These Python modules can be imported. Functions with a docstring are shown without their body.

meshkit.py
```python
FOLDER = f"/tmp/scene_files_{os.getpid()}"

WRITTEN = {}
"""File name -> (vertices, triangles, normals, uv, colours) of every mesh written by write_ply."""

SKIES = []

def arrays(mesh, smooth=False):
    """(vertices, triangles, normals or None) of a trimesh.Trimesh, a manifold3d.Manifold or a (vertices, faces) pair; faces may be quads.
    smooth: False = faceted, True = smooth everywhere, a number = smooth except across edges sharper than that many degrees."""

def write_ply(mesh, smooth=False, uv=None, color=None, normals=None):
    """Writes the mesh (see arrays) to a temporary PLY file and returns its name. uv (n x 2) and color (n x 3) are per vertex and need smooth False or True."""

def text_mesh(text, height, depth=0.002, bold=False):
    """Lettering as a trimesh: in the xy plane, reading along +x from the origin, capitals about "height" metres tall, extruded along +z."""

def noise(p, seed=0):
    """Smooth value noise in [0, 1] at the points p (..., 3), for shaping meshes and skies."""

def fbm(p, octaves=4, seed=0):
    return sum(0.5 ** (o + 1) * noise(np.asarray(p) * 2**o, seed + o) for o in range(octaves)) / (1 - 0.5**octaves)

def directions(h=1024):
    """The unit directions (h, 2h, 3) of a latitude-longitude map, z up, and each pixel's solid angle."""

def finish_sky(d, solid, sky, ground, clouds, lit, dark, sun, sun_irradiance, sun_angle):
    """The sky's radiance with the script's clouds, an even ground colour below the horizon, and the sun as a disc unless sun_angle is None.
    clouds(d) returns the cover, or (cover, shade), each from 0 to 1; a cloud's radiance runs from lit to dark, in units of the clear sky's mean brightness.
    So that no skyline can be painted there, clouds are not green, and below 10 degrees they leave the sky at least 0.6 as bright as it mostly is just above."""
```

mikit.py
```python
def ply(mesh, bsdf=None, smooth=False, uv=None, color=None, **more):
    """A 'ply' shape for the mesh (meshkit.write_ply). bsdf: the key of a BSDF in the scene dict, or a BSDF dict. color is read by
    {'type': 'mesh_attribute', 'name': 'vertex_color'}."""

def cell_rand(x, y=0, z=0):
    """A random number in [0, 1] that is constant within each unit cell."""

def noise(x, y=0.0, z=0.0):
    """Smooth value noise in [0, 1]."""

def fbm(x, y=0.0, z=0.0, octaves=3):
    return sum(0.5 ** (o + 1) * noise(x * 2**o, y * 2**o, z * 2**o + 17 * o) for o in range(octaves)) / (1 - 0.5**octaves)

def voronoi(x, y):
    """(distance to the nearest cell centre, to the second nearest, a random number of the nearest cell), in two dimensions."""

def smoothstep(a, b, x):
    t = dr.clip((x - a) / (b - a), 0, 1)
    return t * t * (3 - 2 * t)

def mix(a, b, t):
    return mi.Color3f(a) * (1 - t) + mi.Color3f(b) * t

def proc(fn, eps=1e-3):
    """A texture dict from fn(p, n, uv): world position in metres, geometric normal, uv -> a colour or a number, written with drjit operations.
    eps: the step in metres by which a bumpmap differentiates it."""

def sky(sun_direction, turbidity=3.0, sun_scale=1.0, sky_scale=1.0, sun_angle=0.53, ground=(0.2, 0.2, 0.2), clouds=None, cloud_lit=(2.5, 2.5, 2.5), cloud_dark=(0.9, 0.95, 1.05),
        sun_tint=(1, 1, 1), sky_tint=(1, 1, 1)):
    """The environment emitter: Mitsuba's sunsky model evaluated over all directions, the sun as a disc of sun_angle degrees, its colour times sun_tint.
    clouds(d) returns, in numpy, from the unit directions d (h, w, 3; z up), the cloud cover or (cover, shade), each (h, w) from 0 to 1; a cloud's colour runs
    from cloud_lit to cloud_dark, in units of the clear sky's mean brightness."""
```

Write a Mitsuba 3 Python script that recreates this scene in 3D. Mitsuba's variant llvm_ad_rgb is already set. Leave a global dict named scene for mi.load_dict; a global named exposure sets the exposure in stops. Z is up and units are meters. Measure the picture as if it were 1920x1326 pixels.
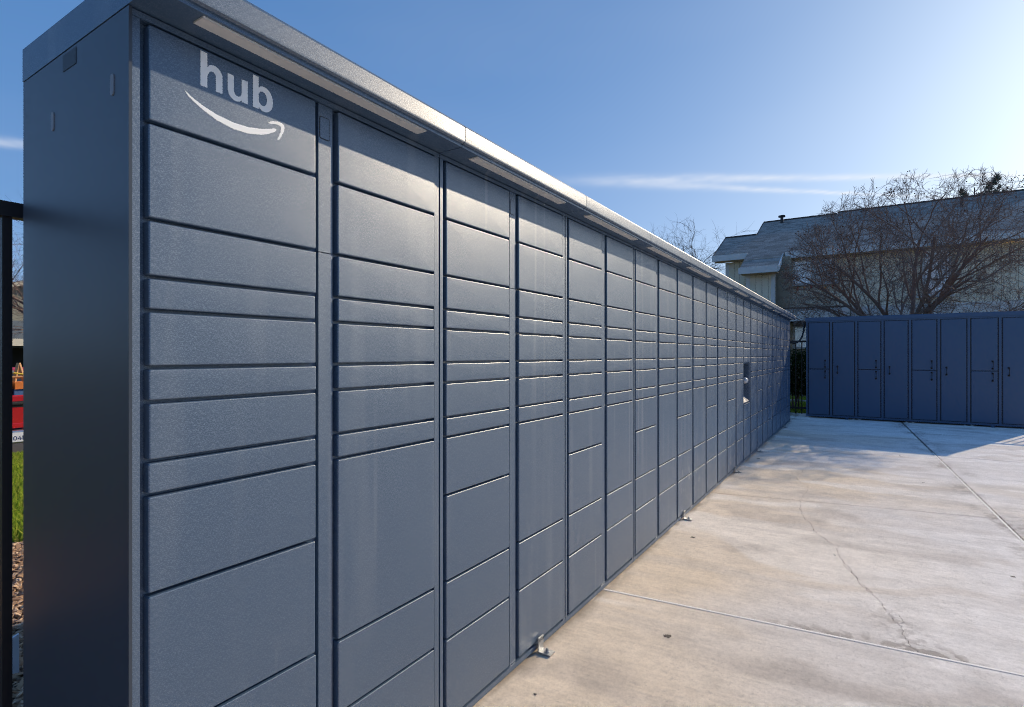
import math, random
import numpy as np, trimesh, mitsuba as mi, mikit, meshkit
import drjit as dr
from shapely import affinity
from shapely.geometry import Polygon, LineString, Point, box as sbox
from shapely.ops import unary_union
from mikit import noise, fbm, smoothstep, mix, cell_rand, proc

random.seed(11); R = np.random.default_rng(11)
scene, labels = {'type': 'scene'}, {}
T = mi.ScalarTransform4f
PI = math.pi

# ---------------------------------------------------------------- camera, sky, exposure
CAM = np.array([1.331, -0.552, 1.440]); YAW = 0.5697
FWD = np.array([-math.sin(YAW), math.cos(YAW), 0.0])
scene['camera'] = {'type': 'perspective', 'fov': 86.09, 'fov_axis': 'x', 'near_clip': 0.02, 'far_clip': 2000.0,
                   'principal_point_offset_y': -0.0021,
                   'to_world': T().look_at(origin=CAM.tolist(), target=(CAM + FWD).tolist(), up=[0, 0, 1])}
SUN = np.array([0.43, 1.0, 0.515]); SUN = SUN / np.linalg.norm(SUN)
exposure = 1.95

def sky_clouds(d):
    """Two aircraft trails and thin high haze: bands along great circles, broken up by noise."""
    def trail(a, b, width, grow, f, seed):
        a, b = np.array(a) / np.linalg.norm(a), np.array(b) / np.linalg.norm(b)
        n = np.cross(a, b); n /= np.linalg.norm(n)
        t = np.cross(n, a)
        ang = np.arctan2(d @ t, d @ a); tot = math.acos(np.clip(a @ b, -1, 1))
        u = ang / tot
        off = np.arcsin(np.clip(d @ n, -1, 1)) + 0.003 * (meshkit.fbm(d * 14, 3, seed) - .5) + .0022 * (meshkit.fbm(d * 70, 3, seed + 2) - .5)
        w = width * (1 + grow * np.clip(1 - u, 0, 1.5))
        body = np.exp(-(off / w) ** 2) * (width / w) ** .62
        ends = np.clip((u + .04) / .40, 0, 1) ** .7 * np.clip((1.6 - u) / .5, 0, 1)
        return f * body * ends * (.25 + 1.3 * meshkit.fbm(d * np.array([40, 40, 160]), 4, seed + 5))
    c = trail((-.442, .844, .302), (.176, .956, .233), .0019, 3.6, .85, 1)
    c = c + trail((-.40, .86, .297), (-.02, .966, .243), .0017, 4.2, .70, 2)
    c = c + trail((-.985, .10, .262), (-.80, .52, .290), .004, .5, .5, 3) * (d[..., 0] < -.7)
    haze = np.clip((meshkit.fbm(d * np.array([2.2, 2.2, 7.0]), 4, 9) - .42) * 1.1, 0, 1) * .10
    c = np.clip(c + haze, 0, .9)
    veil = .35                                     # even thin blue veil over the whole sky
    return c + veil * (1 - c), veil * (1 - c) / (c + veil * (1 - c))

scene['sky'] = mikit.sky(SUN, turbidity=3.65, sky_scale=1.0, sun_tint=(1.0, 1.075, 1.24), sky_tint=(1.0, 1.08, 1.27), clouds=sky_clouds, cloud_lit=(2.6, 2.65, 2.75), cloud_dark=(.08, .66, 1.85), ground=(.22, .2, .18))

# ---------------------------------------------------------------- materials
def bsdf(key, d): scene['mat_' + key] = d; return key
def ply(mesh, mat, smooth=False): return mikit.ply(mesh, 'mat_' + mat, smooth)
def rgb(c): return {'type': 'rgb', 'value': list(c)}
def plain(key, c, rough=.6, metal=0.0, spec=.5, **k):
    return bsdf(key, {'type': 'twosided', 'b': {'type': 'principled', 'base_color': rgb(c), 'roughness': rough, 'metallic': metal, 'specular': spec, **k}})

def paint_col(p, n, uv):
    q = p * 400.0
    grain = noise(q.x, q.y, q.z) * .6 + noise(q.x * 2.1, q.y * 2.1, q.z * 2.1) * .4
    flake = smoothstep(.60, .82, grain)
    streak = fbm(p.x * 9 + p.y * 16, p.z * 1.3, p.x * 5, 3)
    dust = smoothstep(.50, .85, streak) * (.25 + .75 * smoothstep(.1, .5, fbm(p.y * 1.2, p.z * 1.1 + 3, p.x, 2)))
    base = mix((.024, .057, .110), (.038, .077, .140), grain)
    base = mix(base, (.26, .30, .36), flake * .12)
    low = smoothstep(.55, .02, p.z) * (.3 + .7 * fbm(p.y * 3, p.z * 3, p.x * 3, 3))
    sc_ = smoothstep(.80, .90, noise(p.y * 46 + p.x * 40, p.z * 12, 3.0)) * smoothstep(.52, .75, noise(p.y * 2.3, p.z * 2.6, 9.0 + p.x)) * smoothstep(.75, .1, p.z)
    drip = smoothstep(.74, .90, noise(p.y * 34 + p.x * 30, p.z * .9, 21.0)) * smoothstep(.4, .8, noise(p.y * 1.7, p.z * 1.1, 4.0))
    c = mix(mix(base, (.25, .27, .29), dust * .13), (.28, .27, .26), low * .10)
    return mix(c, (.42, .42, .42), dr.clip(sc_ * .40 + drip * .12, 0, 1))
def paint_bump(p, n, uv):
    q = p * 300.0
    return noise(q.x, q.y, q.z) * .55 + noise(q.x * 2.3, q.y * 2.3, q.z * 2.3) * .3 + noise(p.x * 7, p.y * 7, p.z * 7) * 3.2
def flake_weight(p, n, uv):
    q = p * 520.0
    g = noise(q.x, q.y, q.z) * .6 + noise(q.x * 1.9, q.y * 1.9, q.z * 1.9) * .4
    return .018 + .17 * smoothstep(.40, .86, g)
def coat(bump):
    return {'type': 'bumpmap', 't': proc(paint_bump, 4e-4), 'scale': bump,
            'b': {'type': 'blendbsdf', 'weight': proc(flake_weight),
                  'b0': {'type': 'principled', 'base_color': proc(paint_col), 'roughness': .39, 'specular': .9},
                  'b1': {'type': 'roughconductor', 'distribution': 'ggx', 'alpha': .27, 'material': 'none', 'specular_reflectance': rgb((.58, .68, .82))}}}
PAINT = coat(.00026)
bsdf('paint_fine', coat(.00012))
bsdf('paint', PAINT)
plain('paint_end', (.034, .046, .066), .36)
plain('gap_shade', (.010, .022, .042), .5)  # near-black tone that paints shade into the door gaps
plain('latch_paint', (.018, .024, .034), .5)
plain('paint_dark', (.008, .010, .015), .7)
plain('paint_bank', (.034, .083, .165), .45)
plain('black_metal', (.010, .010, .012), .45)
plain('black_rubber', (.012, .012, .013), .6)
plain('diffuser', (.50, .50, .49), .45)
plain('white_print', (.72, .75, .78), .5)
plain('cap_plug', (.16, .18, .21), .5)
def zinc_col(p, n, uv):
    v = fbm(p.x * 160, p.y * 160, p.z * 160, 3)
    return mix((.30, .32, .34), (.55, .56, .57), v)
bsdf('zinc', {'type': 'twosided', 'b': {'type': 'principled', 'base_color': proc(zinc_col), 'roughness': .46, 'metallic': .85}})
plain('lens', (.50, .51, .53), .2, .0)
bsdf('screen_glass', {'type': 'principled', 'base_color': rgb((.01, .011, .014)), 'roughness': .08, 'specular': .6})

def concrete_col(p, n, uv):
    s = p.x * .996 + p.y * .09; t = p.y * .996 - p.x * .09
    wob = fbm(p.x * 1.1, p.y * 1.1, 20, 3) - .5
    big = fbm(s * .55 + 7, t * .75, 0, 4)
    streak = fbm(s * .8, t * 6.5 + wob * .8, 2.0, 4)
    fine = noise(s * 9, t * 70, 1.0)
    grain = noise(p.x * 330, p.y * 330, 5.0) * .5 + noise(p.x * 120, p.y * 120, 6.0) * .5
    mott = fbm(p.x * 9, p.y * 9, 13, 4)
    tanw = smoothstep(2.8, .3, s + (big - .5) * 3.6)
    tanw = dr.clip(tanw * .85 + smoothstep(.50, .66, fbm(s * .5 + 31, t * 1.3 + wob, 4, 3)) * .45, 0, 1)
    c = mix((.555, .530, .510), (.560, .475, .375), tanw)
    white = smoothstep(.50, .60, fbm(s * .42 + 3 + wob * .6, t * 2.1 + 9 + wob * 1.5, 6, 4))
    c = mix(c, (.70, .68, .655), white * .42)
    c = mix(c, (.40, .365, .335), smoothstep(.52, .78, streak) * .32)
    c = mix(c, (.33, .29, .26), smoothstep(.56, .74, fbm(s * 1.2 + 50 + wob, t * 2.4, 3, 4)) * .45)
    jc = dr.abs(p.x - 2.58 + p.y * .0398)
    ja = p.y - 2.591 - p.x * .0895
    gs = smoothstep(.42, .62, fbm(p.x * 26, p.y * 26, 2, 3))
    g1 = smoothstep(.36, .0, jc) * smoothstep(.44, .68, fbm(p.x * 5, p.y * 2.0, 8, 4))
    g2 = smoothstep(.16, .01, ja) * smoothstep(-.02, .0, ja) * smoothstep(.36, .62, fbm(p.x * 2.5, p.y * 6, 2, 4)) * smoothstep(.3, 1.2, p.x)
    g3 = smoothstep(.22, .0, dr.abs(p.x - 1.50 + (p.y - 3.0) * .38)) * smoothstep(3.5, 3.0, p.y) * smoothstep(2.6, 2.8, p.y)
    c = mix(c, (.15, .125, .11), dr.clip((g1 + g2) * (.35 + .65 * gs) + g3 * gs * .55, 0, 1) * .62)
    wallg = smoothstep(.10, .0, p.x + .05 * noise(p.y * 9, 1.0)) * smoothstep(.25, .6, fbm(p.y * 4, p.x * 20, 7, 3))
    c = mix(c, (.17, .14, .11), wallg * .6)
    grit = noise(p.x * 48, p.y * 48, 8.0)
    c = c * (.66 + .14 * fine + .30 * grain + .28 * mott + .12 * grit)
    pit = smoothstep(.84, .90, noise(p.x * 62, p.y * 62, 11.0)) * smoothstep(.45, .7, noise(p.x * 3, p.y * 3, 2.0))
    return mix(c, (.2, .18, .17), pit * .2)
def concrete_bump(p, n, uv):
    s = p.x * .996 + p.y * .09; t = p.y * .996 - p.x * .09
    return noise(s * 12, t * 110, 1.0) * .6 + noise(p.x * 300, p.y * 300, 3.0) * .4
bsdf('concrete', {'type': 'bumpmap', 't': proc(concrete_bump, 1e-3), 'scale': .0009,
                  'b': {'type': 'principled', 'base_color': proc(concrete_col), 'roughness': .85, 'specular': .3}})
plain('joint_strip', (.74, .72, .69), .8)
plain('joint_dirt', (.05, .045, .04), .95)
plain('crack_dirt', (.17, .14, .115), .95)
plain('gum', (.07, .06, .055), .8)

def ground_col(p, n, uv):
    v = fbm(p.x * .8, p.y * .8, 0, 4); w = noise(p.x * 14, p.y * 14, 3)
    return mix((.055, .075, .022), (.10, .105, .04), v) * (.7 + .5 * w)
bsdf('soil', {'type': 'principled', 'base_color': proc(ground_col), 'roughness': .95, 'specular': .1})
plain('mulch_bed', (.045, .030, .022), .95)
plain('asphalt', (.055, .055, .058), .9)
for i, c in enumerate([(.42, .26, .15), (.34, .21, .125), (.52, .37, .25), (.18, .11, .07)]): plain('chip%d' % i, c, .9)
for i, c in enumerate([(.30, .40, .04), (.20, .32, .035), (.42, .44, .08)]):
    bsdf('grass%d' % i, {'type': 'principledthin', 'base_color': rgb(c), 'roughness': .6, 'diff_trans': .9})
for i, c in enumerate([(.020, .036, .012), (.035, .055, .018)]):
    bsdf('leaf%d' % i, {'type': 'principledthin', 'base_color': rgb(c), 'roughness': .5, 'diff_trans': .5})
plain('needle', (.075, .115, .095), .7)
plain('bark', (.17, .12, .105), .9)
plain('bark_pale', (.30, .24, .20), .85)
plain('bark_twig', (.19, .14, .12), .9)
plain('bark_grey', (.055, .05, .05), .9)
plain('seed', (.10, .055, .035), .9)

def roof_col(p, n, uv):
    row = dr.floor(p.z / .058)
    a = cell_rand(p.x / .31 + cell_rand(row, 3) * 5, row, 1)
    edge = p.z / .058 - row
    c = mix((.21, .19, .17), (.37, .335, .305), a)
    return mix(c, (.05, .052, .06), smoothstep(.22, .0, edge) * .7) * (.85 + .3 * noise(p.x * 30, p.y * 30, p.z * 30))
bsdf('shingle', {'type': 'twosided', 'b': {'type': 'principled', 'base_color': proc(roof_col), 'roughness': .9, 'specular': .15}})
def siding_col(p, n, uv):
    v = fbm(p.x * 2.0, p.y * 2, p.z * .7, 3)
    return mix((.75, .68, .53), (.84, .77, .62), v) * (.93 + .1 * noise(p.x * 60, p.y * 60, p.z * 2))
bsdf('siding', {'type': 'twosided', 'b': {'type': 'principled', 'base_color': proc(siding_col), 'roughness': .8, 'specular': .3}})
plain('groove', (.30, .26, .20), .9)
plain('trim', (.64, .64, .63), .6)
plain('soffit', (.50, .36, .25), .8)
plain('shade_dark', (.02, .02, .022), .9)  # near-black colour standing in for deep shade
plain('pale_sky_backing', (.84, .86, .88), .9)  # pale backing colour standing in for sky reflected in the panes
plain('dark_backing', (.045, .045, .047), .8)
bsdf('pane', {'type': 'thindielectric', 'int_ior': 1.8})
plain('pane_dark', (.03, .035, .042), .12)
plain('wall_green', (.23, .23, .19), .8)
plain('wall_shade', (.12, .15, .18), .8)  # blue-grey shade tone set as a wall colour
plain('roof_brown', (.075, .068, .065), .9)
plain('fascia_cream', (.60, .56, .46), .7)
bsdf('car_red', {'type': 'principled', 'base_color': rgb((.42, .010, .018)), 'roughness': .25, 'specular': .5, 'clearcoat': .8, 'clearcoat_gloss': .9})
plain('chrome', (.62, .63, .65), .22, .9)
plain('plate_white', (.72, .74, .78), .4)
plain('plate_ink', (.03, .05, .16), .5)
plain('tyre', (.02, .02, .02), .85)
plain('bin_grey', (.20, .22, .25), .6)
plain('orange', (.60, .17, .03), .6)
plain('yellow', (.62, .45, .04), .6)
plain('blue_box', (.05, .12, .28), .6)
plain('wood', (.40, .22, .11), .8)
plain('stake_white', (.62, .66, .72), .5)
for n_, c in (('bulb_orange', (.55, .20, .02)), ('bulb_blue', (.02, .03, .30)), ('bulb_red', (.35, .02, .02))): plain(n_, c, .3)

# ---------------------------------------------------------------- mesh helpers
def box(x0, x1, y0, y1, z0, z1):
    m = trimesh.creation.box((abs(x1 - x0), abs(y1 - y0), abs(z1 - z0)))
    m.apply_translation(((x0 + x1) / 2, (y0 + y1) / 2, (z0 + z1) / 2)); return m
def cat(ms): return trimesh.util.concatenate(ms)
def numbered(key):
    if key not in scene and key not in labels: return key
    i = 1
    while '%s_%03d' % (key, i) in scene or '%s_%03d' % (key, i) in labels: i += 1
    return '%s_%03d' % (key, i)
def add(key, mesh, mat, smooth=False):
    key = numbered(key); scene[key] = ply(mesh, mat, smooth); return key
def tag(key, label=None, category=None, group=None, kind=None):
    labels[key] = {k: v for k, v in dict(label=label, category=category, group=group, kind=kind).items() if v}
def rect_ring(a0, a1, b0, b1, r, seg=2):
    pts = []
    for cx, cy, s in ((a1 - r, b1 - r, 0), (a0 + r, b1 - r, 1), (a0 + r, b0 + r, 2), (a1 - r, b0 + r, 3)):
        for k in range(seg + 1):
            t = (s + k / seg) * PI / 2; pts.append((cx + r * math.cos(t), cy + r * math.sin(t)))
    return pts
def panel(x0, x1, y0, y1, z0, z1, ch=.0035, r=.004):
    """A sheet-metal panel facing +x with folded, rounded front edges."""
    rings = [(x0, 0), (x1 - ch, 0), (x1 - .30 * ch, .30 * ch), (x1, ch)]
    v, f = [], []; n = None
    for x, ins in rings:
        q = rect_ring(y0 + ins, y1 - ins, z0 + ins, z1 - ins, max(r - ins * .5, .0008)); n = len(q)
        v += [(x, a, b) for a, b in q]
    for k in range(len(rings) - 1):
        for i in range(n):
            j = (i + 1) % n; a, b, c, d = k * n + i, k * n + j, (k + 1) * n + j, (k + 1) * n + i
            f += [(a, b, c), (a, c, d)]
    o = (len(rings) - 1) * n; v.append((x1, (y0 + y1) / 2, (z0 + z1) / 2)); c = len(v) - 1
    f += [(o + i, o + (i + 1) % n, c) for i in range(n)]
    return trimesh.Trimesh(v, f, process=False)
def tube(pts, radii, sides=6, cap=True):
    p = np.asarray(pts, float); r = np.broadcast_to(radii, (len(p),))
    t = np.gradient(p, axis=0); t /= np.linalg.norm(t, axis=1, keepdims=True) + 1e-12
    ref = np.array([0, 0, 1.0]) if abs(t[0][2]) < .9 else np.array([1.0, 0, 0])
    a = np.cross(t, ref); a /= np.linalg.norm(a, axis=1, keepdims=True) + 1e-9; b = np.cross(t, a)
    an = np.arange(sides) * 2 * PI / sides
    v = (p[:, None] + r[:, None, None] * (np.cos(an)[None, :, None] * a[:, None] + np.sin(an)[None, :, None] * b[:, None])).reshape(-1, 3)
    i, j = np.meshgrid(np.arange(len(p) - 1), np.arange(sides), indexing='ij'); j2 = (j + 1) % sides
    q = np.stack([i * sides + j, (i + 1) * sides + j, (i + 1) * sides + j2, i * sides + j2], -1).reshape(-1, 4)
    f = np.vstack([q[:, [0, 1, 2]], q[:, [0, 2, 3]]])
    if cap:
        v = np.vstack([v, p[0], p[-1]]); n = len(v); e = (len(p) - 1) * sides
        f = np.vstack([f, [[n - 2, k, (k + 1) % sides] for k in range(sides)], [[n - 1, e + (k + 1) % sides, e + k] for k in range(sides)]])
    return trimesh.Trimesh(v, f, process=False)
def slab_from(poly, z0, z1):
    m = trimesh.creation.extrude_polygon(poly, z1 - z0, engine='earcut'); m.apply_translation((0, 0, z0)); return m
def on_wall(poly, x0, x1):
    """A polygon given in (y, z) as a thin sheet standing on the locker front, facing +x."""
    m = trimesh.creation.extrude_polygon(poly, x1 - x0, engine='earcut')
    M = np.array([[0, 0, 1, x0], [1, 0, 0, 0], [0, 1, 0, 0], [0, 0, 0, 1.0]]); m.apply_transform(M); return m
def cyl(p, axis, r, h, n=20):
    m = trimesh.creation.cylinder(r, h, sections=n)
    m.apply_transform(trimesh.geometry.align_vectors([0, 0, 1], axis)); m.apply_translation(p); return m
def quads(v): # (n,4,3) -> mesh
    v = np.asarray(v, float); n = len(v); i = np.arange(n)[:, None] * 4
    return trimesh.Trimesh(v.reshape(-1, 3), np.vstack([i + [0, 1, 2], i + [0, 2, 3]]), process=False)

# ---------------------------------------------------------------- ground
def ground_z(x): 
    t = np.clip((-x - 9.0) / 1.3, 0, 1); return -.07 - .42 * t * t * (3 - 2 * t)
xs = np.r_[-500, -200, -80, np.arange(-40, -10.4, 4), np.arange(-10.4, -8.6, .15), np.arange(-8.6, 14, 2.5), 40, 150, 500]
ys = np.r_[-500, -150, -50, np.arange(-20, 40, 4), 80, 200, 600]
gx, gy = np.meshgrid(xs, ys, indexing='ij'); gz = ground_z(gx)
idx = np.arange(gx.size).reshape(gx.shape)
f = np.stack([idx[:-1, :-1], idx[1:, :-1], idx[1:, 1:], idx[:-1, 1:]], -1).reshape(-1, 4)
scene['ground'] = ply((np.stack([gx, gy, gz], -1).reshape(-1, 3), f), 'soil', 30); tag('ground', 'open ground of turf and soil reaching the horizon', kind='structure')
scene['road'] = ply(box(-22, -10.5, -60, 80, -.55, -.484), 'asphalt'); tag('road', 'dark asphalt street beyond the lawn behind the side fence', kind='structure')
scene['mulch_bed'] = ply(cat([box(-4.35, -.80, -6, 14.4, -.12, -.045), box(-.7995, .0195, -6, -.0305, -.12, -.045)]), 'mulch_bed'); tag('mulch_bed', 'dark soil bed under the wood mulch behind the side fence', kind='structure')

# pavement: slabs cut by joints, one long crack
JA = lambda x: 2.591 + .0895 * x
JB = lambda x: 5.404 + .19 * x - .006 * x * x
JC = lambda y: 2.58 - .0398 * y
area = sbox(-.79, -.03, 11, 14.75).union(sbox(.02, -6, 11, .01))
lines = [(LineString([(-2, JA(-2)), (12, JA(12))]), .015), (LineString([(x, JB(x)) for x in np.linspace(-2, JC(5.8), 12)]), .0055),
         (LineString([(JC(-7), -7), (JC(15.5), 15.5)]), .015), (LineString([(JC(9.32), 9.32), (12, 9.32)]), .010),
         (LineString([(JC(12.9), 12.9), (12, 12.95)]), .005), (LineString([(-2, -1.2), (12, -.2)]), .011), (LineString([(JC(5.9), 5.95), (12, 6.3)]), .005),
         (LineString([(6.6, -7), (6.1, 15.5)]), .012), (LineString([(-2, 12.95), (JC(12.9), 12.92)]), .004)]
ck = np.array([(.722, 7.435), (.70, 7.0), (.66, 6.72), (.694, 6.525), (.76, 6.4), (.819, 6.3), (.83, 5.95), (.809, 5.509), (.836, 5.196), (.88, 4.95), (.963, 4.743), (.985, 4.6), (1.051, 4.441), (1.10, 4.32), (1.167, 4.269), (1.17, 4.1), (1.21, 3.938), (1.235, 3.78), (1.292, 3.66), (1.31, 3.54), (1.376, 3.428), (1.38, 3.38), (1.414, 3.324), (1.43, 3.22), (1.464, 3.121), (1.47, 3.06), (1.501, 3.005), (1.50, 2.91), (1.53, 2.80), (1.56, 2.73)])
def jag(pts, n, amp, seed):
    r = np.random.default_rng(seed); out = []
    for a, b in zip(pts[:-1], pts[1:]):
        for k in range(n):
            out.append(a + (b - a) * k / n + r.normal(0, amp, 2) * (k > 0))
    out.append(pts[-1]); return np.array(out)
cr = jag(ck, 5, .006, 3)
wide = lambda i: .0012 + .0006 * abs(math.sin(i * .37))
crack = unary_union([LineString(cr[i:i + 2]).buffer(wide(i), cap_style='square') for i in range(len(cr) - 1)])
branches = [np.array([(1.21, 3.95), (1.255, 3.80), (1.27, 3.70), (1.32, 3.60)]), np.array([(1.31, 3.54), (1.355, 3.50), (1.345, 3.43), (1.376, 3.428)]), np.array([(1.43, 3.22), (1.50, 3.16), (1.52, 3.08), (1.49, 3.02)]), np.array([(.66, 6.72), (.60, 6.63), (.62, 6.55)])]
crack = unary_union([crack] + [LineString(jag(b, 4, .005, 8 + i)).buffer(.0016) for i, b in enumerate(branches)])
cut = unary_union([l.buffer(w, cap_style='flat') for l, w in lines] + [crack])
scene['pavement'] = ply(cat([box(-.79, 11, -.03, 14.75, -.11, -.028), box(.02, 11, -6, -.0301, -.11, -.028)]), 'joint_dirt'); tag('pavement', 'concrete forecourt in front of both locker banks', kind='structure')
for g in sorted(area.difference(cut).geoms, key=lambda g: -g.area):
    if g.area > 2e-6: add('pavement__slab', slab_from(g.simplify(.0004), -.06, 0.0), 'concrete')
add('pavement__joint_strip', slab_from(LineString([(-.7, JA(-.7)), (6, JA(6))]).buffer(.0085, cap_style='flat'), -.05, .0015), 'joint_strip')
add('pavement__joint_strip', slab_from(LineString([(JC(-5) - .0055, -5), (JC(9.6) - .0055, 9.6)]).buffer(.0075, cap_style='flat'), -.05, .001), 'joint_strip')
add('pavement__crack_fill', slab_from(unary_union([LineString(cr).buffer(.0035)] + [LineString(b).buffer(.004) for b in branches]), -.02, -.0035), 'crack_dirt')
for x, y, r in ((.486, 2.24, .017), (.20, 3.86, .016), (.16, 1.46, .007), (1.78, 9.0, .02), (.10, 7.72, .022), (1.9, 7.15, .012), (1.36, 1.72, .008), (1.16, 4.02, .006), (2.15, 4.2, .012), (2.9, 7.9, .02)):
    a = np.linspace(0, 2 * PI, 12, endpoint=False); rr = r * (1 + .25 * R.normal(size=12))
    add('pavement__gum_spot', slab_from(Polygon(np.c_[x + rr * np.cos(a), y + rr * np.sin(a)]).buffer(0), .0004, .002), 'gum')

# ---------------------------------------------------------------- the long parcel locker
M_ = 1.0292; NM = 12; DEPTH = .628
def module_y(m): return m * M_ if m <= 7 else 7 * M_ + (m - 7) * 1.095
ROWS = [2.1775, 1.958, 1.742, 1.614, 1.539, 1.412, 1.335, 1.203, 1.128]
L = 'parcel_locker'
BK = -.026
for m in range(NM):
    y0, y1 = module_y(m), module_y(m + 1); w = y1 - y0
    k = w / M_
    Y = lambda t: y0 + t * k
    fr = [box(-.60, BK, y0 + .004, y1 - .0005, .022, 2.19),                                  # cabinet body
          box(BK, -.004, Y(.0035), Y(.0200), .040, 2.1775), box(BK, -.004, Y(.9995), Y(1.0130), .040, 2.1775), box(BK, -.006, Y(1.0155), Y(1.0272), .040, 2.1775),
          box(BK, -.010, Y(.4925), Y(.5420), .041, 1.7405), box(BK, -.010, Y(.4925), Y(.5420), 1.7435, 2.177),
          box(BK, -.003, y0 + .002, y1 - .002, 2.1785, 2.1925), box(BK, -.002, y0 + .0015, y1 - .0015, .016, .0385)]
    if m == 7:
        fr[0] = cat([box(-.60, -.20, y0 + .004, y1 - .0005, .022, 2.19), box(-.20, BK, y0 + .004, Y(.0225), .012, 2.19), box(-.20, BK, Y(.480), y1 - .0005, .012, 2.19),
                     box(-.20, BK, Y(.0225), Y(.480), .012, .785), box(-.20, BK, Y(.0225), Y(.480), 1.322, 2.19)])
    mod = add(L + '__module', cat(fr), 'paint')
    for c, (a, b) in enumerate(((.0356, .4765), (.5555, .9960))):
        low = [.907, .578, .357, .046] if c == 0 else [.578, .357, .046]
        zs = ROWS + low
        if m == 7 and c == 0: zs = ROWS[:7] + [.785, .578, .357, .046]
        for i, (zt, zb) in enumerate(zip(zs[:-1], zs[1:])):
            if m == 7 and c == 0 and i == 6: continue                                      # the terminal's recess
            da, db = R.normal(0, .0009), R.normal(0, .0010)
            add(mod + '__door', panel(-.024, R.normal(0, .0007) * (m > 0), Y(a) + da, Y(b) + db, zb + .0042, zt - .0042, .0036), 'paint', 50)
    lk = Polygon(rect_ring(Y(.4975), Y(.5305), 2.078, 2.140, .005, 4))
    add(mod + '__lock_cover', on_wall(lk, -.0105, -.0085), 'paint')
    add(mod + '__lock_cover_seam', on_wall(lk.buffer(.0024).difference(lk.buffer(.0002)), -.0105, -.0095), 'paint_dark')
    # canopy with its lamp
    prof = [(-.630, 2.196), (.102, 2.196), (.102, 2.206), (.108, 2.206), (.115, 2.210), (.117, 2.216), (.117, 2.264), (.113, 2.272), (.105, 2.276), (-.630, 2.286)]
    ys_ = y0 - .0045 if m == 0 else y0 + .002
    cm = trimesh.creation.extrude_polygon(Polygon(prof), y1 - .002 - ys_, engine='earcut')
    cm.apply_transform(np.array([[1, 0, 0, 0], [0, 0, 1, ys_], [0, 1, 0, 0], [0, 0, 0, 1.0]])); cm.fix_normals()
    can = add(L + '__canopy', cm, 'paint_fine', 25)
    add(can + '__light_panel', box(.053, .094, Y(.105), Y(.845), 2.1915, 2.1958), 'diffuser')
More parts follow.
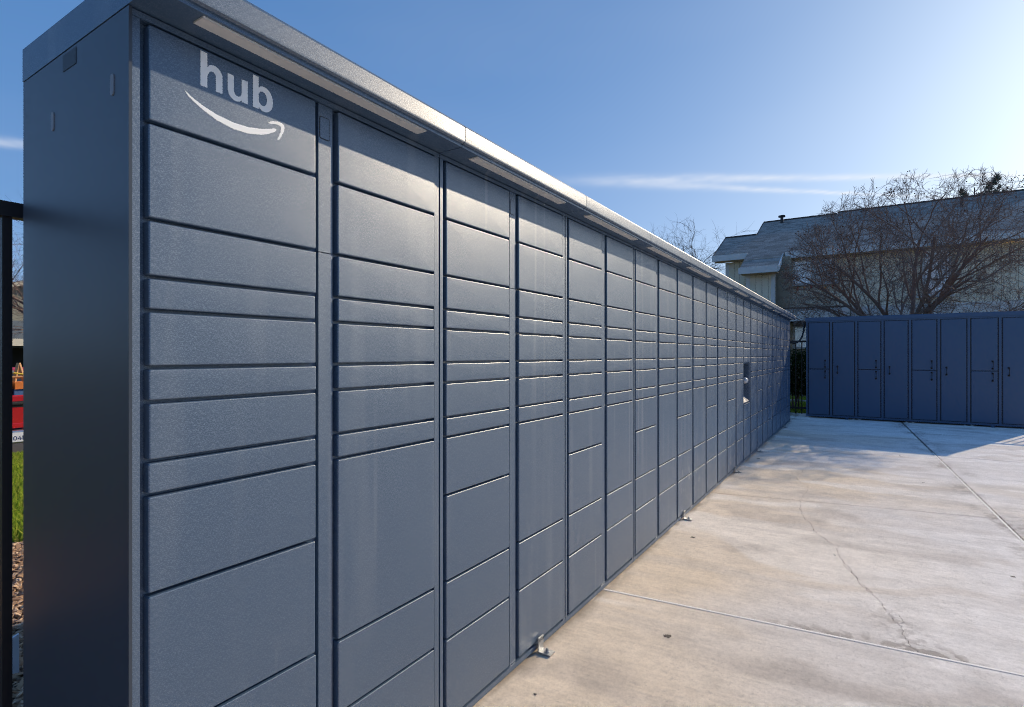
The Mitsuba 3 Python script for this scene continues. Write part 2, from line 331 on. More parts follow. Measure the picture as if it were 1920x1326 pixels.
# near end panel with plugs and latch slot
add(L + '__end_panel', box(-.628, .0005, -.0035, .0030, .008, 2.1935), 'paint_end')
add(L + '__end_panel_001', box(-.628, .0005, module_y(NM) - .001, module_y(NM) + .022, .008, 2.1935), 'paint_end')
for x, z in ((-.077, 2.042), (-.417, 2.038)):
    pl = Polygon(rect_ring(-.0085, .0085, -.024, .024, .008, 5)); q = trimesh.creation.extrude_polygon(pl, .002, engine='earcut')
    q.apply_transform(np.array([[1, 0, 0, x], [0, 0, -1, -.0034], [0, 1, 0, z], [0, 0, 0, 1.0]])); add(L + '__end_panel__plug', q, 'cap_plug')
add(L + '__end_panel__latch', box(-.351, -.272, -.0047, -.0036, 2.146, 2.186), 'latch_paint')
tag(L + '__end_panel__latch', 'small dark latch plate')
# terminal recess
y7 = module_y(7); k7 = 1.095 / M_
ya, yb = y7 + .0235 * k7, y7 + .479 * k7
tm = add(L + '__terminal', box(-.1995, -.190, ya + .0125, yb - .0125, 1.0, 1.32), 'paint_dark')
for a_ in (ya, yb - .012): add(tm + '__cheek', box(-.199, -.02, a_, a_ + .012, .79, 1.32), 'paint')
tag(tm, 'recessed customer terminal with screen and scanner')
sl = Polygon([(-.198, .79), (-.016, .79), (-.016, .80), (-.19, 1.0), (-.198, 1.0)])
sm = trimesh.creation.extrude_polygon(sl, yb - ya - .026, engine='earcut'); sm.apply_transform(np.array([[1, 0, 0, 0], [0, 0, 1, ya + .013], [0, 1, 0, 0], [0, 0, 0, 1.0]])); sm.fix_normals()
add(tm + '__shelf', sm, 'cap_plug')
add(tm + '__screen', box(-.1895, -.180, ya + .05, yb - .05, 1.13, 1.30), 'screen_glass')
sc = trimesh.creation.icosphere(3, .045); sc.apply_scale((.9, 1.5, 1.0)); sc.apply_translation((-.055, yb - .085, 1.085)); add(tm + '__scanner', sc, 'lens', True)
add(tm + '__scanner_arm', box(-.1895, -.06, yb - .12, yb - .03, 1.035, 1.052), 'black_metal')
# lettering and arrow
S = lambda pts: Polygon(np.array(pts) / 1000.0)
def arc(cx, cy, rx, ry, a0, a1, n=18): return [(cx + rx * math.cos(math.radians(a)), cy + ry * math.sin(math.radians(a))) for a in np.linspace(a0, a1, n)]
def stroke_arc(cx, cy, rx, ry, w, a0, a1): return S(arc(cx, cy, rx, ry, a0, a1) + arc(cx, cy, rx - w, ry - w * .95, a1, a0))
B0, XH, AS = 2083.5, 2142.0, 2166.5
h_ = unary_union([S([(148, B0), (148, AS), (164, AS), (164, B0)]), S([(185, B0), (185, 2122), (201.2, 2122), (201.2, B0)]),
                  S([(163, 2110)] + [(163, 2131)] + arc(180.6, 2121.5, 20.6, 22.5, 125, 0) + arc(176.5, 2119, 8.6, 8.8, 0, 150))])
u_ = unary_union([S([(214.7, 2100), (214.7, 2141), (230.2, 2141), (230.2, 2100)]), S([(251.2, B0), (251.2, 2141), (267.3, 2141), (267.3, B0)]),
                  S([(214.7, 2104)] + arc(235.4, 2104, 20.7, 24.5, 180, 320) + [(252, 2094), (252, 2104)] + arc(240.6, 2106, 10.4, 13, 0, -180))])
b_ = unary_union([S([(281.6, B0), (281.6, AS), (297.4, AS), (297.4, B0)]),
                  Polygon(np.array(arc(313.2, 2114, 25.4, 32.5, 0, 360, 48)) / 1000).difference(Polygon(np.array(arc(308.8, 2114, 12.6, 19, 0, 360, 40)) / 1000)).intersection(S([(296, 2080), (296, 2150), (342, 2150), (342, 2080)]))])
smile = S([(112.5, 2056.3), (129.4, 2046.1), (155.2, 2036.0), (187.4, 2027.5), (229.5, 2023.0), (267.9, 2025.1), (305, 2033.2), (330, 2042), (345, 2048.5), (349.5, 2046.5), (345, 2040.2), (325, 2027.5), (305, 2018.3), (267.9, 2009.2), (229.5, 2007.3), (187.4, 2014.2), (155.2, 2026.5), (134.5, 2037.3), (120.5, 2046.2)]).buffer(.002).buffer(-.0018)
head = S([(324.8, 2057.4), (337.2, 2065.6), (352, 2069.6), (362, 2069.8), (370.6, 2067.6), (373.3, 2060.5), (372, 2052), (368.9, 2043.8), (358.7, 2024.4), (353.5, 2019.2), (351.5, 2020.5), (354.4, 2026.8), (361.1, 2044.1), (363.0, 2055.5), (361.5, 2060.2), (355, 2061.8), (343.7, 2060.6), (330.6, 2056.3)]).buffer(.0012).buffer(-.001)
lg = numbered(L + '__logo')
for nm, pg in (('letter', h_), ('letter', u_), ('letter', b_), ('curved_arrow', unary_union([smile])), ('curved_arrow', head)):
    add(lg + '__' + nm, cat([on_wall(g, -.0005, .0007) for g in getattr(pg.buffer(0), 'geoms', [pg.buffer(0)])]), 'white_print')
tag(lg, 'white lettering above a white curved arrow on the first door')
# anchor brackets
def bracket(y, h=.070):
    b = add(L + '__anchor_bracket', cat([box(.010, .0155, y - .024, y + .024, .006, h), box(.0155, .078, y - .024, y + .024, .0045, .0105), box(.0102, .0176, y - .024, y + .024, h, h + .004)]), 'zinc')
    add(b + '__bolt', cat([cyl((.048, y, .0125), (0, 0, 1), .0145, .004, 24), cyl((.048, y, .0185), (0, 0, 1), .0085, .009, 6), cyl((.048, y, .026), (0, 0, 1), .0045, .008, 12)]), 'zinc')
    add(b + '__slot', cat([box(.0152, .0161, y - .017 + i * .0115, y - .012 + i * .0115, h - .016, h - .004) for i in range(4)]), 'paint_dark')
for y in (1.764, 4.311, 6.597, 8.289, 11.48): bracket(y)
tag(L, 'long slate blue parcel locker bank with a canopy and white lettering at its near end', 'locker')

# ---------------------------------------------------------------- the locker bank across the end
S2 = 'storage_locker'
BX, BY, BW = .221, 13.78, .4827; NB = 8; BR = BX + NB * BW + .14; BZ0, BZ1 = .035, 2.298
add(S2 + '__cabinet', cat([box(BX, BR, BY + .022, BY + .62, BZ0, 2.215), box(BX, BX + .030, BY + .0015, BY + .022, BZ0, 2.2145), box(BR - .06, BR, BY + .0015, BY + .022, BZ0, 2.2145),
                           box(BX + .030, BR - .06, BY + .003, BY + .022, BZ0, .070), box(BX + .030, BR - .06, BY + .003, BY + .022, 2.185, 2.2145)]), 'paint_bank')
rim = Polygon([(BY - .012, 2.2155), (BY + .63, 2.2155), (BY + .63, BZ1), (BY, BZ1), (BY - .008, BZ1 - .004), (BY - .012, BZ1 - .012)])
rm = trimesh.creation.extrude_polygon(rim, BR - BX + .03, engine='earcut'); rm.apply_transform(np.array([[0, 0, 1, BX - .015], [1, 0, 0, 0], [0, 1, 0, 0], [0, 0, 0, 1.0]])); rm.fix_normals()
add(S2 + '__recess', box(BX + .031, BR - .061, BY + .0205, BY + .0219, .071, 2.184), 'gap_shade')  # dark sheet added behind the doors to colour in the gap shade
add(S2 + '__cap', rm, 'paint_bank')
def door_y(x0, x1, z0, z1):   # a panel facing -y
    m = panel(-.02, .0, x0, x1, z0, z1, .004)
    m.apply_transform(np.array([[0, 1, 0, 0], [-1, 0, 0, BY], [0, 0, 1, 0], [0, 0, 0, 1.0]])); return m
def pull(x, z0, z1, d):
    pts = [(x, BY, z0), (x, BY - .048, z0), (x, BY - .056, z0 + .010), (x, BY - .056, z1 - .010), (x, BY - .048, z1), (x, BY, z1)]
    add(d + '__handle', cat([tube(pts, .0095, 8), cyl((x, BY - .002, z0), (0, 1, 0), .018, .005, 12), cyl((x, BY - .002, z1), (0, 1, 0), .018, .005, 12)]), 'black_metal', 40)
for c in range(NB):
    x0 = BX + .012 + c * BW + .044; x1 = BX + .012 + (c + 1) * BW - .038
    add(S2 + '__mullion', box(x1 + .0215, x1 + .0605, BY + .004, BY + .0204, .0715, 2.1835), 'paint_bank') if c < NB - 1 else None
    if c % 2 == 0:
        d = add(S2 + '__door', door_y(x0, x1, 1.127, 2.172), 'paint_bank', 50); pull(x1 - .075, 1.165, 1.315, d)
        d = add(S2 + '__door', door_y(x0, x1, .086, 1.111), 'paint_bank', 50); pull(x1 - .075, .925, 1.075, d)
    else:
        d = add(S2 + '__door', door_y(x0, x1, .086, 2.172), 'paint_bank', 50); pull(x0 + .085, 1.035, 1.185, d)
for i in range(0, NB + 1, 2):
    for dx in ((.03,) if i == 0 else (-.055, .055)):
        x = BX + .012 + i * BW + dx
        if x < BR: add(S2 + '__foot', cat([cyl((x, BY + .05, .018), (0, 0, 1), .008, .034, 10), cyl((x, BY + .03, .007), (0, 0, 1), .024, .013, 16)]), 'trim')
for x in (BX + .80, BX + 3.28): add(S2 + '__floor_clip', cat([box(x - .03, x + .03, BY - .05, BY - .004, .003, .010), box(x - .03, x + .03, BY - .004, BY + .001, .003, .060)]), 'paint_bank')
tag(S2, 'dark blue bank of tall lockers with black pull handles across the far end', 'locker')
# flexible conduit between the two banks
pts = []
p0, p1, p2, p3 = np.array((-.12, 12.80, 1.80)), np.array((.06, 13.2, 1.60)), np.array((.16, 13.75, 1.72)), np.array((.17, 13.98, 2.16))
for t in np.linspace(0, 1, 20): pts.append((1 - t) ** 3 * p0 + 3 * t * (1 - t) ** 2 * p1 + 3 * t * t * (1 - t) * p2 + t ** 3 * p3)
scene['cable_conduit'] = ply(cat([tube(pts, .020, 10), cyl(pts[-1], (0, 0, 1), .028, .06, 12), box(.15, .22, 13.95, 14.02, 2.15, 2.205)]), 'black_rubber', 40)
tag('cable_conduit', 'black flexible conduit hanging in the gap between the two locker banks', 'conduit')

# ---------------------------------------------------------------- fences
def fence(key, a, b, h, step, label, zb=.0, first=0.0):
    a, b = np.array(a, float), np.array(b, float); Ln = np.linalg.norm(b - a); u = (b - a) / Ln
    alongx = abs(u[0]) > .5
    def seg(s0, s1, half, z0, z1):
        p, q = a + u * s0, a + u * s1
        return box(p[0], q[0], p[1] - half, p[1] + half, z0, z1) if alongx else box(p[0] - half, p[0] + half, p[1], q[1], z0, z1)
    for z in (h - .048, .12): add(key + '__rail', seg(0, Ln, .020, zb + z, zb + z + .044), 'black_metal')
    s = first
    n = 0
    while s < Ln:
        post = n % 20 == 12
        hw = .025 if post else .0115
        add(key + ('__post' if post else '__picket'), seg(s - hw, s + hw, hw * .98, zb - .06, zb + h + (.05 if post else -.006)), 'black_metal')
        s += step; n += 1
    tag(key, label, 'fence')
fence('fence', (-.75, 14.62), (9.0, 14.62), 1.80, .132, 'black metal picket fence behind the far locker bank, seen in the gap beside the hedge', first=.02)
fence('fence_001', (-.80, -2.45), (-.80, 14.4), 1.895, .118, 'black metal picket fence at the left frame edge behind the long locker', first=.095)

# ---------------------------------------------------------------- mulch, grass
def chips(n, x0, x1, y0, y1, zf, size, seed):
    r = np.random.default_rng(seed)
    c = np.c_[r.uniform(x0, x1, n), r.uniform(y0, y1, n)]; z = zf(c[:, 0]) + r.uniform(0, .022, n)
    L_ = r.uniform(.4, 1.3, n) * size; W = L_ * r.uniform(.14, .4, n); H_ = W * .35
    a = r.uniform(0, 2 * PI, n); tl = r.normal(0, .35, n)
    ux = np.c_[np.cos(a) * np.cos(tl), np.sin(a) * np.cos(tl), np.sin(tl)]; uy = np.c_[-np.sin(a), np.cos(a), r.normal(0, .3, n)]; uz = np.cross(ux, uy)
    p = np.c_[c, z]
    cor = np.array([(-1, -1, -1), (1, -1, -1), (1, 1, -1), (-1, 1, -1), (-.9, -.8, 1), (.8, -.9, 1), (.9, .7, 1), (-.8, .9, 1)])
    v = p[:, None] + cor[None, :, :1] * (ux * L_[:, None] / 2)[:, None] + cor[None, :, 1:2] * (uy * W[:, None] / 2)[:, None] + cor[None, :, 2:] * (uz * H_[:, None] / 2)[:, None]
    fb = np.array([(4, 5, 6), (4, 6, 7), (0, 1, 5), (0, 5, 4), (1, 2, 6), (1, 6, 5), (2, 3, 7), (2, 7, 6), (3, 0, 4), (3, 4, 7)])
    return trimesh.Trimesh(v.reshape(-1, 3), (np.arange(n)[:, None, None] * 8 + fb).reshape(-1, 3), process=False)
for i in range(4):
    scene['mulch__%03d' % (i + 1)] = ply(cat([chips(11000, -4.35, -.82, -.8, 3.4, lambda x: -.045 + 0 * x, .055, 40 + i), chips(1800, -1.0, -.03, -2.2, -.07, lambda x: -.045 + 0 * x, .085, 50 + i)]), 'chip%d' % i)
tag('mulch', 'brown wood chip mulch between the side fence and the lawn', 'mulch', kind='stuff')
def blades(n, x0, x1, y0, y1, hgt, seed, zf):
    r = np.random.default_rng(seed)
    c = np.c_[r.uniform(x0, x1, n), r.uniform(y0, y1, n)]; z = zf(c[:, 0])
    h = hgt * r.uniform(.5, 1.3, n) * (.6 + .8 * meshkit.fbm(np.c_[c * 1.6, z * 0], 3, 4)); a = r.uniform(0, 2 * PI, n); w = r.uniform(.003, .007, n) * (hgt / .07)
    d = np.c_[np.cos(a), np.sin(a)]; le = r.uniform(.1, .7, n)[:, None] * h[:, None]; b = r.uniform(0, 2 * PI, n); ld = np.c_[np.cos(b), np.sin(b)] * le
    base = np.c_[c, z - .01]; side = np.c_[d * w[:, None], 0 * z]
    mid = base + np.c_[ld * .35, h * .6]; tip = base + np.c_[ld, h]
    v = np.stack([base - side, base + side, mid + side * .7, mid - side * .7, tip], 1)
    f = np.array([(0, 1, 2), (0, 2, 3), (3, 2, 4)])
    return trimesh.Trimesh(v.reshape(-1, 3), (np.arange(n)[:, None, None] * 5 + f).reshape(-1, 3), process=False)
for i in range(3):
    scene['lawn__%03d' % (i + 1)] = ply(blades(42000, -9.7, -4.25, -.5, 5.0, .11, 60 + i, lambda x: ground_z(x)), 'grass%d' % i)
tag('lawn', 'bright green sunlit lawn beyond the mulch, behind the side fence', 'grass', kind='stuff')
for i in range(3):
    scene['verge__%03d' % (i + 1)] = ply(blades(12000, -2.6, 1.6, 14.9, 20.8, .11, 70 + i, lambda x: -.07 + 0 * x), 'grass%d' % i)
tag('verge', 'strip of grass behind the far fence under the hedge', 'grass', kind='stuff')
scene['kerb'] = ply(box(-3.0, 9, 18.3, 18.45, -.1, .06), 'concrete'); tag('kerb', 'pale kerb crossing the grass behind the hedge', 'kerb')
scene['marker_stake'] = ply(trimesh.creation.extrude_polygon(Polygon([(0, -.08), (.032, -.08), (.032, .150), (0, .136)]), .012, engine='earcut').apply_transform(np.array([[0, 0, 1, -1.97], [1, 0, 0, .322], [0, 1, 0, 0], [0, 0, 0, 1.0]])), 'stake_white')
tag('marker_stake', 'small pale stake standing in the mulch at the left frame edge', 'stake')

# ---------------------------------------------------------------- trees and shrub
class Tree:
    def __init__(s, seed): s.r = np.random.default_rng(seed); s.limb, s.twig, s.tips = [], [], []
    def env_noise(s, p): return .86 + .26 * float(meshkit.noise(p * 1.3, 5))
    def go(s, p, d, length, rad, lvl, spec):
        n = 6 if lvl < 2 else (5 if lvl == 2 else 4)
        pts = [np.array(p, float)]; d = np.array(d, float) / np.linalg.norm(d); dirs = [d]
        env = spec.get('env')
        for i in range(n):
            if env is not None and len(pts) > 1 and (((pts[-1] - env[0]) / env[1]) ** 2).sum() > s.env_noise(pts[-1]): break
            d = d + s.r.normal(0, spec['wob'][lvl], 3) + np.array([0, 0, spec['up'][lvl]]) / n; d /= np.linalg.norm(d)
            pts.append(pts[-1] + d * length / n); dirs.append(d)
        n = len(pts) - 1; last = lvl == len(spec['kids'])
        radii = np.linspace(rad, rad * (.45 if not last else .35), n + 1)
        (s.limb if lvl < spec['limbs'] else s.twig).append(tube(pts, radii, 8 if lvl < 2 else (5 if lvl < spec['limbs'] else 3), cap=lvl < 2))
        if last: s.tips.append((pts[-1], d)); return
        k = spec['kids'][lvl]
        for j in range(k):
            t = spec['from'][lvl] + (1 - spec['from'][lvl]) * (j + s.r.uniform(.2, .9)) / k
            i = min(int(t * n), n - 1); q = pts[i] + (pts[i + 1] - pts[i]) * (t * n - i)
            dd = dirs[min(i + 1, n)]
            side = np.cross(dd, s.r.normal(0, 1, 3)); side /= np.linalg.norm(side)
            an = math.radians(s.r.uniform(*spec['ang'][lvl]))
            nd = dd * math.cos(an) + side * math.sin(an)
            if spec.get('env') is not None and (((q - spec['env'][0]) / spec['env'][1]) ** 2).sum() > 1.1: continue
            s.go(q, nd, length * spec['len'][lvl] * s.r.uniform(.7, 1.2), max(np.interp(t * n, range(n + 1), radii) * spec['rad'][lvl], spec['minr']), lvl + 1, spec)
# crape myrtle behind the bank: several stems spreading like a vase
tr = Tree(5)
base = np.array((2.25, 17.0, -.07)); 
tr.limb.append(tube([base, base + (.02, 0, .7), base + (0, .02, 1.35), base + (.03, 0, 1.85)], [.14, .115, .10, .095], 10))
fork = base + np.array((.03, 0, 1.8))
spec = dict(kids=[7, 6, 6, 4], limbs=2, wob=[.09, .13, .18, .20, .2], up=[.02, .06, .08, .08, .1], len=[.60, .58, .58, .62], rad=[.58, .55, .55, .6], ang=[(22, 52), (25, 62), (25, 62), (20, 60)], minr=.0050, env=(np.array((2.45, 17.0, 3.45)), np.array((3.0, 2.5, 2.6))), **{'from': [.26, .18, .15, .2]})
for k in range(11):
    az = k * 2.39996 + .5; el = math.radians((16, 44, 68, 28, 54, 80, 20, 48)[k % 8]) 
    tr.go(fork + R.normal(0, .03, 3) - (0, 0, .12 * (k % 3)), (math.cos(az) * math.cos(el), math.sin(az) * math.cos(el), math.sin(el)), 2.75 + .35 * math.sin(el), .044 + .016 * math.sin(el), 0, spec)
add('crape_myrtle__trunk', tr.limb[0], 'bark_pale', 40)
for l in tr.limb[1:]:
    pass
big = [l for l in tr.limb[1:] if len(l.vertices) >= 58]; 
add('crape_myrtle__limbs', cat(tr.limb[1:]), 'bark', 60)
tw = add('crape_myrtle__twigs', cat(tr.twig), 'bark_twig'); tag(tw, kind='stuff')
sd = []
for p, d in tr.tips:
    if p[2] > 4.3 and tr.r.random() < .05 or tr.r.random() < .004:
        for _ in range(3):
            o = trimesh.creation.icosahedron(); o.apply_scale(tr.r.uniform(.008, .018)); o.apply_translation(p + tr.r.normal(0, .03, 3)); sd.append(o)
sk = add('crape_myrtle__seed_heads', cat(sd), 'seed'); tag(sk, kind='stuff')
tag('crape_myrtle', 'bare many-stemmed tree with dense reddish twigs in front of the beige house', 'tree')
print('twigs', len(tr.twig), 'tips', len(tr.tips))

def bare_tree(key, base, height, seed, label, mat, group=None):
    t = Tree(seed); b = np.array(base, float); s_ = height / 9.0
    top = b + np.array((.1, 0, 3.0)) * s_
    t.limb.append(tube([b, b + np.array((.05, 0, 1.5)) * s_, top], [.20 * s_, .16 * s_, .13 * s_], 10))
    sp = dict(kids=[6, 7, 6], limbs=2, wob=[.10, .14, .18, .2], up=[.12, .1, .08, .05], len=[.58, .55, .6], rad=[.55, .55, .55], ang=[(20, 50), (25, 60), (25, 60)], minr=.006 * s_, **{'from': [.25, .2, .2]})
    for k in range(8):
        a = k * 2.4 + t.r.uniform(-.3, .3); t.go(top - (0, 0, .1 * s_), (math.cos(a) * .75, math.sin(a) * .75, t.r.uniform(.55, 1.1)), t.r.uniform(3.3, 4.4) * s_, .075 * s_, 0, sp)
    add(key + '__trunk', t.limb[0], mat, 40); add(key + '__limbs', cat(t.limb[1:]), mat, 60)
    k = add(key + '__twigs', cat(t.twig), mat); tag(k, kind='stuff'); tag(key, label, 'tree')
bare_tree('bare_tree', (-10.3, 34.5, -.07), 10.9, 21, 'distant bare tree rising just above the long locker roof left of the house', 'bark_grey')
bare_tree('bare_tree_001', (-17.6, 6.2, -.5), 6.2, 22, 'bare street tree seen through the slit at the left frame edge', 'bark')

# pine far behind the house ridge
pr = np.random.default_rng(77); pb = np.array((8.9, 57.6, -.07)); nd = []; br = []
br.append(tube([pb, pb + (0, 0, 8), pb + (.1, 0, 15.2)], [.35, .22, .03], 10))
for i in range(120):
    z = pr.uniform(5.5, 14.4); a = pr.uniform(0, 2 * PI); el_ = math.radians(pr.uniform(22, 52)); ln_ = pr.uniform(1.4, 2.5)
    s0 = pb + (.1 * z / 15, 0, z); e = s0 + ln_ * np.array((math.cos(a) * math.cos(el_), math.sin(a) * math.cos(el_), math.sin(el_)))
    br.append(tube([s0, (s0 + e) / 2 - (0, 0, .05), e], [.05, .035, .02], 4, False))
    for u in np.linspace(.55, 1, 4):
        c = s0 + (e - s0) * u; m = 60; dr_ = pr.normal(0, 1, (m, 3)) + np.array((math.cos(a), math.sin(a), .8)) * .8; dr_ /= np.linalg.norm(dr_, axis=1, keepdims=True)
        sd_ = np.cross(dr_, pr.normal(0, 1, (m, 3))); sd_ /= np.linalg.norm(sd_, axis=1, keepdims=True); ln = pr.uniform(.22, .42, (m, 1))
        st = c + pr.normal(0, .06, (m, 3)); nd.append(np.stack([st - sd_ * .025, st + sd_ * .025, st + dr_ * ln + sd_ * .008, st + dr_ * ln - sd_ * .008], 1))
add('pine_tree__trunk', br[0], 'bark', 40); add('pine_tree__branches', cat(br[1:]), 'bark')
k = add('pine_tree__needles', quads(np.concatenate(nd)), 'needle'); tag(k, kind='stuff')
tag('pine_tree', 'blue-green pine top showing above the house roof ridge', 'tree')

# clipped hedge shrub in the gap
hr = np.random.default_rng(5); lv = [[], []]
for i in range(9000):
    c = np.array((hr.uniform(-1.5, 1.1), hr.uniform(15.5, 16.5), hr.uniform(.38, 1.52 + .06 * hr.normal())))
    a = hr.normal(0, 1, 3); a /= np.linalg.norm(a); b = np.cross(a, hr.normal(0, 1, 3)); b /= np.linalg.norm(b); l, w = hr.uniform(.035, .06), hr.uniform(.014, .024)
    lv[i % 2].append((c - a * l, c - b * w, c + a * l, c + b * w))
st_ = []
for i in range(26):
    p = np.array((hr.uniform(-1.4, 1.0), hr.uniform(15.6, 16.4), -.07)); st_.append(tube([p, p + (hr.normal(0, .05), hr.normal(0, .05), .5), p + (hr.normal(0, .12), hr.normal(0, .12), 1.4)], [.02, .015, .006], 5))
add('hedge__stems', cat(st_), 'bark')
for i in range(2): k = add('hedge__foliage', quads(np.array(lv[i])), 'leaf%d' % i); tag(k, kind='stuff')
tag('hedge', 'dark green clipped hedge behind the fence in the gap between the locker banks', 'hedge')

# ---------------------------------------------------------------- the beige house
Hs = 'house'
SL = .4815; RP = lambda y: 5.155 + SL * (y - 21.5)       # front roof plane
XR = 6.55
def roof_sheet(poly, fn, th=.10):
    m = trimesh.creation.extrude_polygon(poly, th, engine='earcut'); v = m.vertices.copy(); v[:, 2] = v[:, 2] - th + fn(v[:, 1]); return trimesh.Trimesh(v, m.faces, process=False)
front = Polygon([(-3.62, 21.85), (-2.36, 21.85), (-2.36, 20.20), (-1.15, 20.20), (-1.07, 21.5), (.44, 21.5), (.44, 26.0), (-2.37, 26.0), (-2.40, 24.2), (-3.62, 24.2)])
front2 = Polygon([(.44, 21.5), (XR, 21.5), (XR, 26.2), (.44, 26.2)])
rf = add(Hs + '__roof', cat([roof_sheet(front, RP), roof_sheet(front2, RP),
     roof_sheet(Polygon([(-2.37, 26.0), (.44, 26.0), (.44, 30.5), (-2.37, 30.5)]), lambda y: RP(26.0) - SL * (y - 26.0)), roof_sheet(Polygon([(.44, 26.2), (XR, 26.2), (XR, 30.7), (.44, 30.7)]), lambda y: RP(26.2) - SL * (y - 26.2)),
     roof_sheet(Polygon([(-3.62, 24.2), (-2.37, 24.2), (-2.37, 26.6), (-3.62, 26.6)]), lambda y: RP(24.2) - SL * (y - 24.2))]), 'shingle')
for x0, x1, y in ((-2.38, .42, 26.0), (.43, XR, 26.2), (-3.63, -2.40, 24.2)): add(rf + '__ridge_cap', box(x0, x1, y - .07, y + .07, RP(y) - .02, RP(y) + .033), 'roof_brown')
add(rf + '__vent_pipe', cat([cyl((-1.62, 25.6, RP(25.6) + .12), (0, 0, 1), .06, .3), cyl((-1.62, 25.6, RP(25.6) + .28), (0, 0, 1), .14, .06)]), 'black_metal')
add(rf + '__vent_pipe', cyl((4.35, 25.0, RP(25.0) + .14), (0, 0, 1), .05, .36), 'black_metal')
# fascias
for x0, x1, y in ((-3.66, -2.36, 21.82), (-2.40, -1.13, 20.17), (-1.05, XR, 21.47)):
    add(Hs + '__fascia', box(x0, x1, y - .035, y, RP(y) - .215, RP(y) + .012), 'trim')
rk = [(20.17, RP(20.17)), (21.47, RP(21.47)), (21.47, RP(21.47) - .2), (20.17, RP(20.17) - .2)]
m = trimesh.creation.extrude_polygon(Polygon(rk), .035, engine='earcut'); m.apply_transform(np.array([[0, 0, 1, -1.125], [1, 0, 0, 0], [0, 1, 0, 0], [0, 0, 0, 1.0]])); add(Hs + '__fascia', m, 'trim')
for pts_, x in (([(21.8, RP(21.8) + .01), (24.2, RP(24.2) + .01), (24.2, RP(24.2) - .18), (21.8, RP(21.8) - .18)], -3.66), ([(24.2, RP(24.2) + .01), (26.0, RP(26) + .01), (26.0, RP(26) - .15), (24.2, RP(24.2) - .15)], -2.42)):
    m = trimesh.creation.extrude_polygon(Polygon(pts_), .035, engine='earcut'); m.apply_transform(np.array([[0, 0, 1, x], [1, 0, 0, 0], [0, 1, 0, 0], [0, 0, 0, 1.0]])); add(Hs + '__fascia', m, 'roof_brown')
# soffits
add(Hs + '__soffit', cat([box(-1.0, XR, 21.475, 21.94, 4.93, 4.955), box(-2.33, -1.16, 20.175, 20.62, 4.30, 4.325), box(-3.60, -2.42, 21.825, 22.27, 5.09, 5.115)]), 'soffit')
# walls: carcass, with boards standing proud
add(Hs + '__wall', cat([box(-.85, XR - .1, 21.97, 30.3, -.07, 4.925), box(-2.20, -.85, 21.0, 30.3, -.07, 4.93), box(-2.20, -1.29, 20.66, 21.0, 2.2, 4.29), box(-3.24, -2.20, 22.31, 26.2, -.07, 5.08)]), 'groove')
def boards(x0, x1, y, z0, z1, step, gap=.014):
    out = []; x = x0
    while x < x1 - .02: out.append(box(x, min(x + step - gap, x1), y - .014, y + .004, z0, z1)); x += step
    return out
k = add(Hs + '__siding', cat(boards(-3.13, -2.42, 22.31, 1.5, 5.085, .20) + boards(-2.09, -1.40, 20.66, 2.2, 4.295, .20)), 'siding'); tag(k, kind='stuff')
def lap(x0, x1, y, z0, z1, step):
    out = []; z = z0
    while z < z1 - .02:
        zt = min(z + step, z1)
        m = trimesh.creation.extrude_polygon(Polygon([(y - .022, z), (y + .002, z), (y + .002, zt - .002), (y - .006, zt - .002)]), x1 - x0, engine='earcut'); m.apply_transform(np.array([[0, 0, 1, x0], [1, 0, 0, 0], [0, 1, 0, 0], [0, 0, 0, 1.0]])); m.fix_normals(); out.append(m); z += step
    return out
W1, W2 = (-.97, .48, 4.05, 4.90), (3.03, 3.68, 3.42, 4.85)
k = add(Hs + '__siding', cat(lap(-1.27, W1[0] - .07, 21.97, 3.12, 4.93, .20) + lap(W1[0] - .07, W1[1] + .07, 21.97, 3.12, W1[2] - .07, .20) + lap(W1[1] + .07, W2[0] - .07, 21.97, 3.12, 4.93, .2) + lap(W2[0] - .07, W2[1] + .07, 21.97, 3.12, W2[2] - .07, .155)
    + boards(W2[1] + .07, XR - .1, 21.97, 3.12, 4.93, .2) + lap(W1[0] - .07, W1[1] + .07, 21.97, W1[3] + .05, 4.93, .2) + lap(W2[0] - .07, W2[1] + .07, 21.97, W2[3] + .05, 4.93, .2)), 'siding'); tag(k, kind='stuff')
for x0, x1, y, z0, z1 in ((-3.26, -3.13, 22.285, 1.5, 5.085), (-2.22, -2.09, 20.62, 2.2, 4.295), (-1.40, -1.27, 20.62, 2.2, 4.295)):
    add(Hs + '__corner_trim', box(x0, x1, y, y + .04, z0, z1), 'trim')
def window(x0, x1, z0, z1, y, panes, sill=True):
    w = add(Hs + '__window', cat([box(x0 - .06, x1 + .06, y - .05, y, z0 - .06, z0), box(x0 - .06, x1 + .06, y - .05, y, z1, z1 + .05), box(x0 - .06, x0, y - .05, y, z0, z1), box(x1, x1 + .06, y - .05, y, z0, z1)]), 'trim')
    n = len(panes); xs_ = np.linspace(x0, x1, n + 1)
    for i, mat in enumerate(panes):
        a, b = xs_[i] + .02, xs_[i + 1] - .02
        add(w + '__pane', trimesh.Trimesh([(a, y - .025, z0 + .01), (b, y - .025, z0 + .01), (b, y - .025, z1 - .01), (a, y - .025, z1 - .01)], [(0, 1, 2), (0, 2, 3)], process=False), 'pane')
        add(w + '__pane_backing', box(a, b, y - .012, y - .004, z0 + .005, z1 - .005), mat)  # flat backing sheet; pale upper ones colour in the mirrored sky
        if i: add(w + '__mullion', box(xs_[i] - .02, xs_[i] + .02, y - .045, y - .002, z0, z1), 'trim')
    if sill: add(w + '__sill', box(x0 - .30, x1 + .12, y - .10, y - .051, z0 - .10, z0 - .03), 'trim')
    return w
window(*W1, 21.955, ['pale_sky_backing', 'dark_backing']); window(*W2, 21.955, ['pale_sky_backing'])
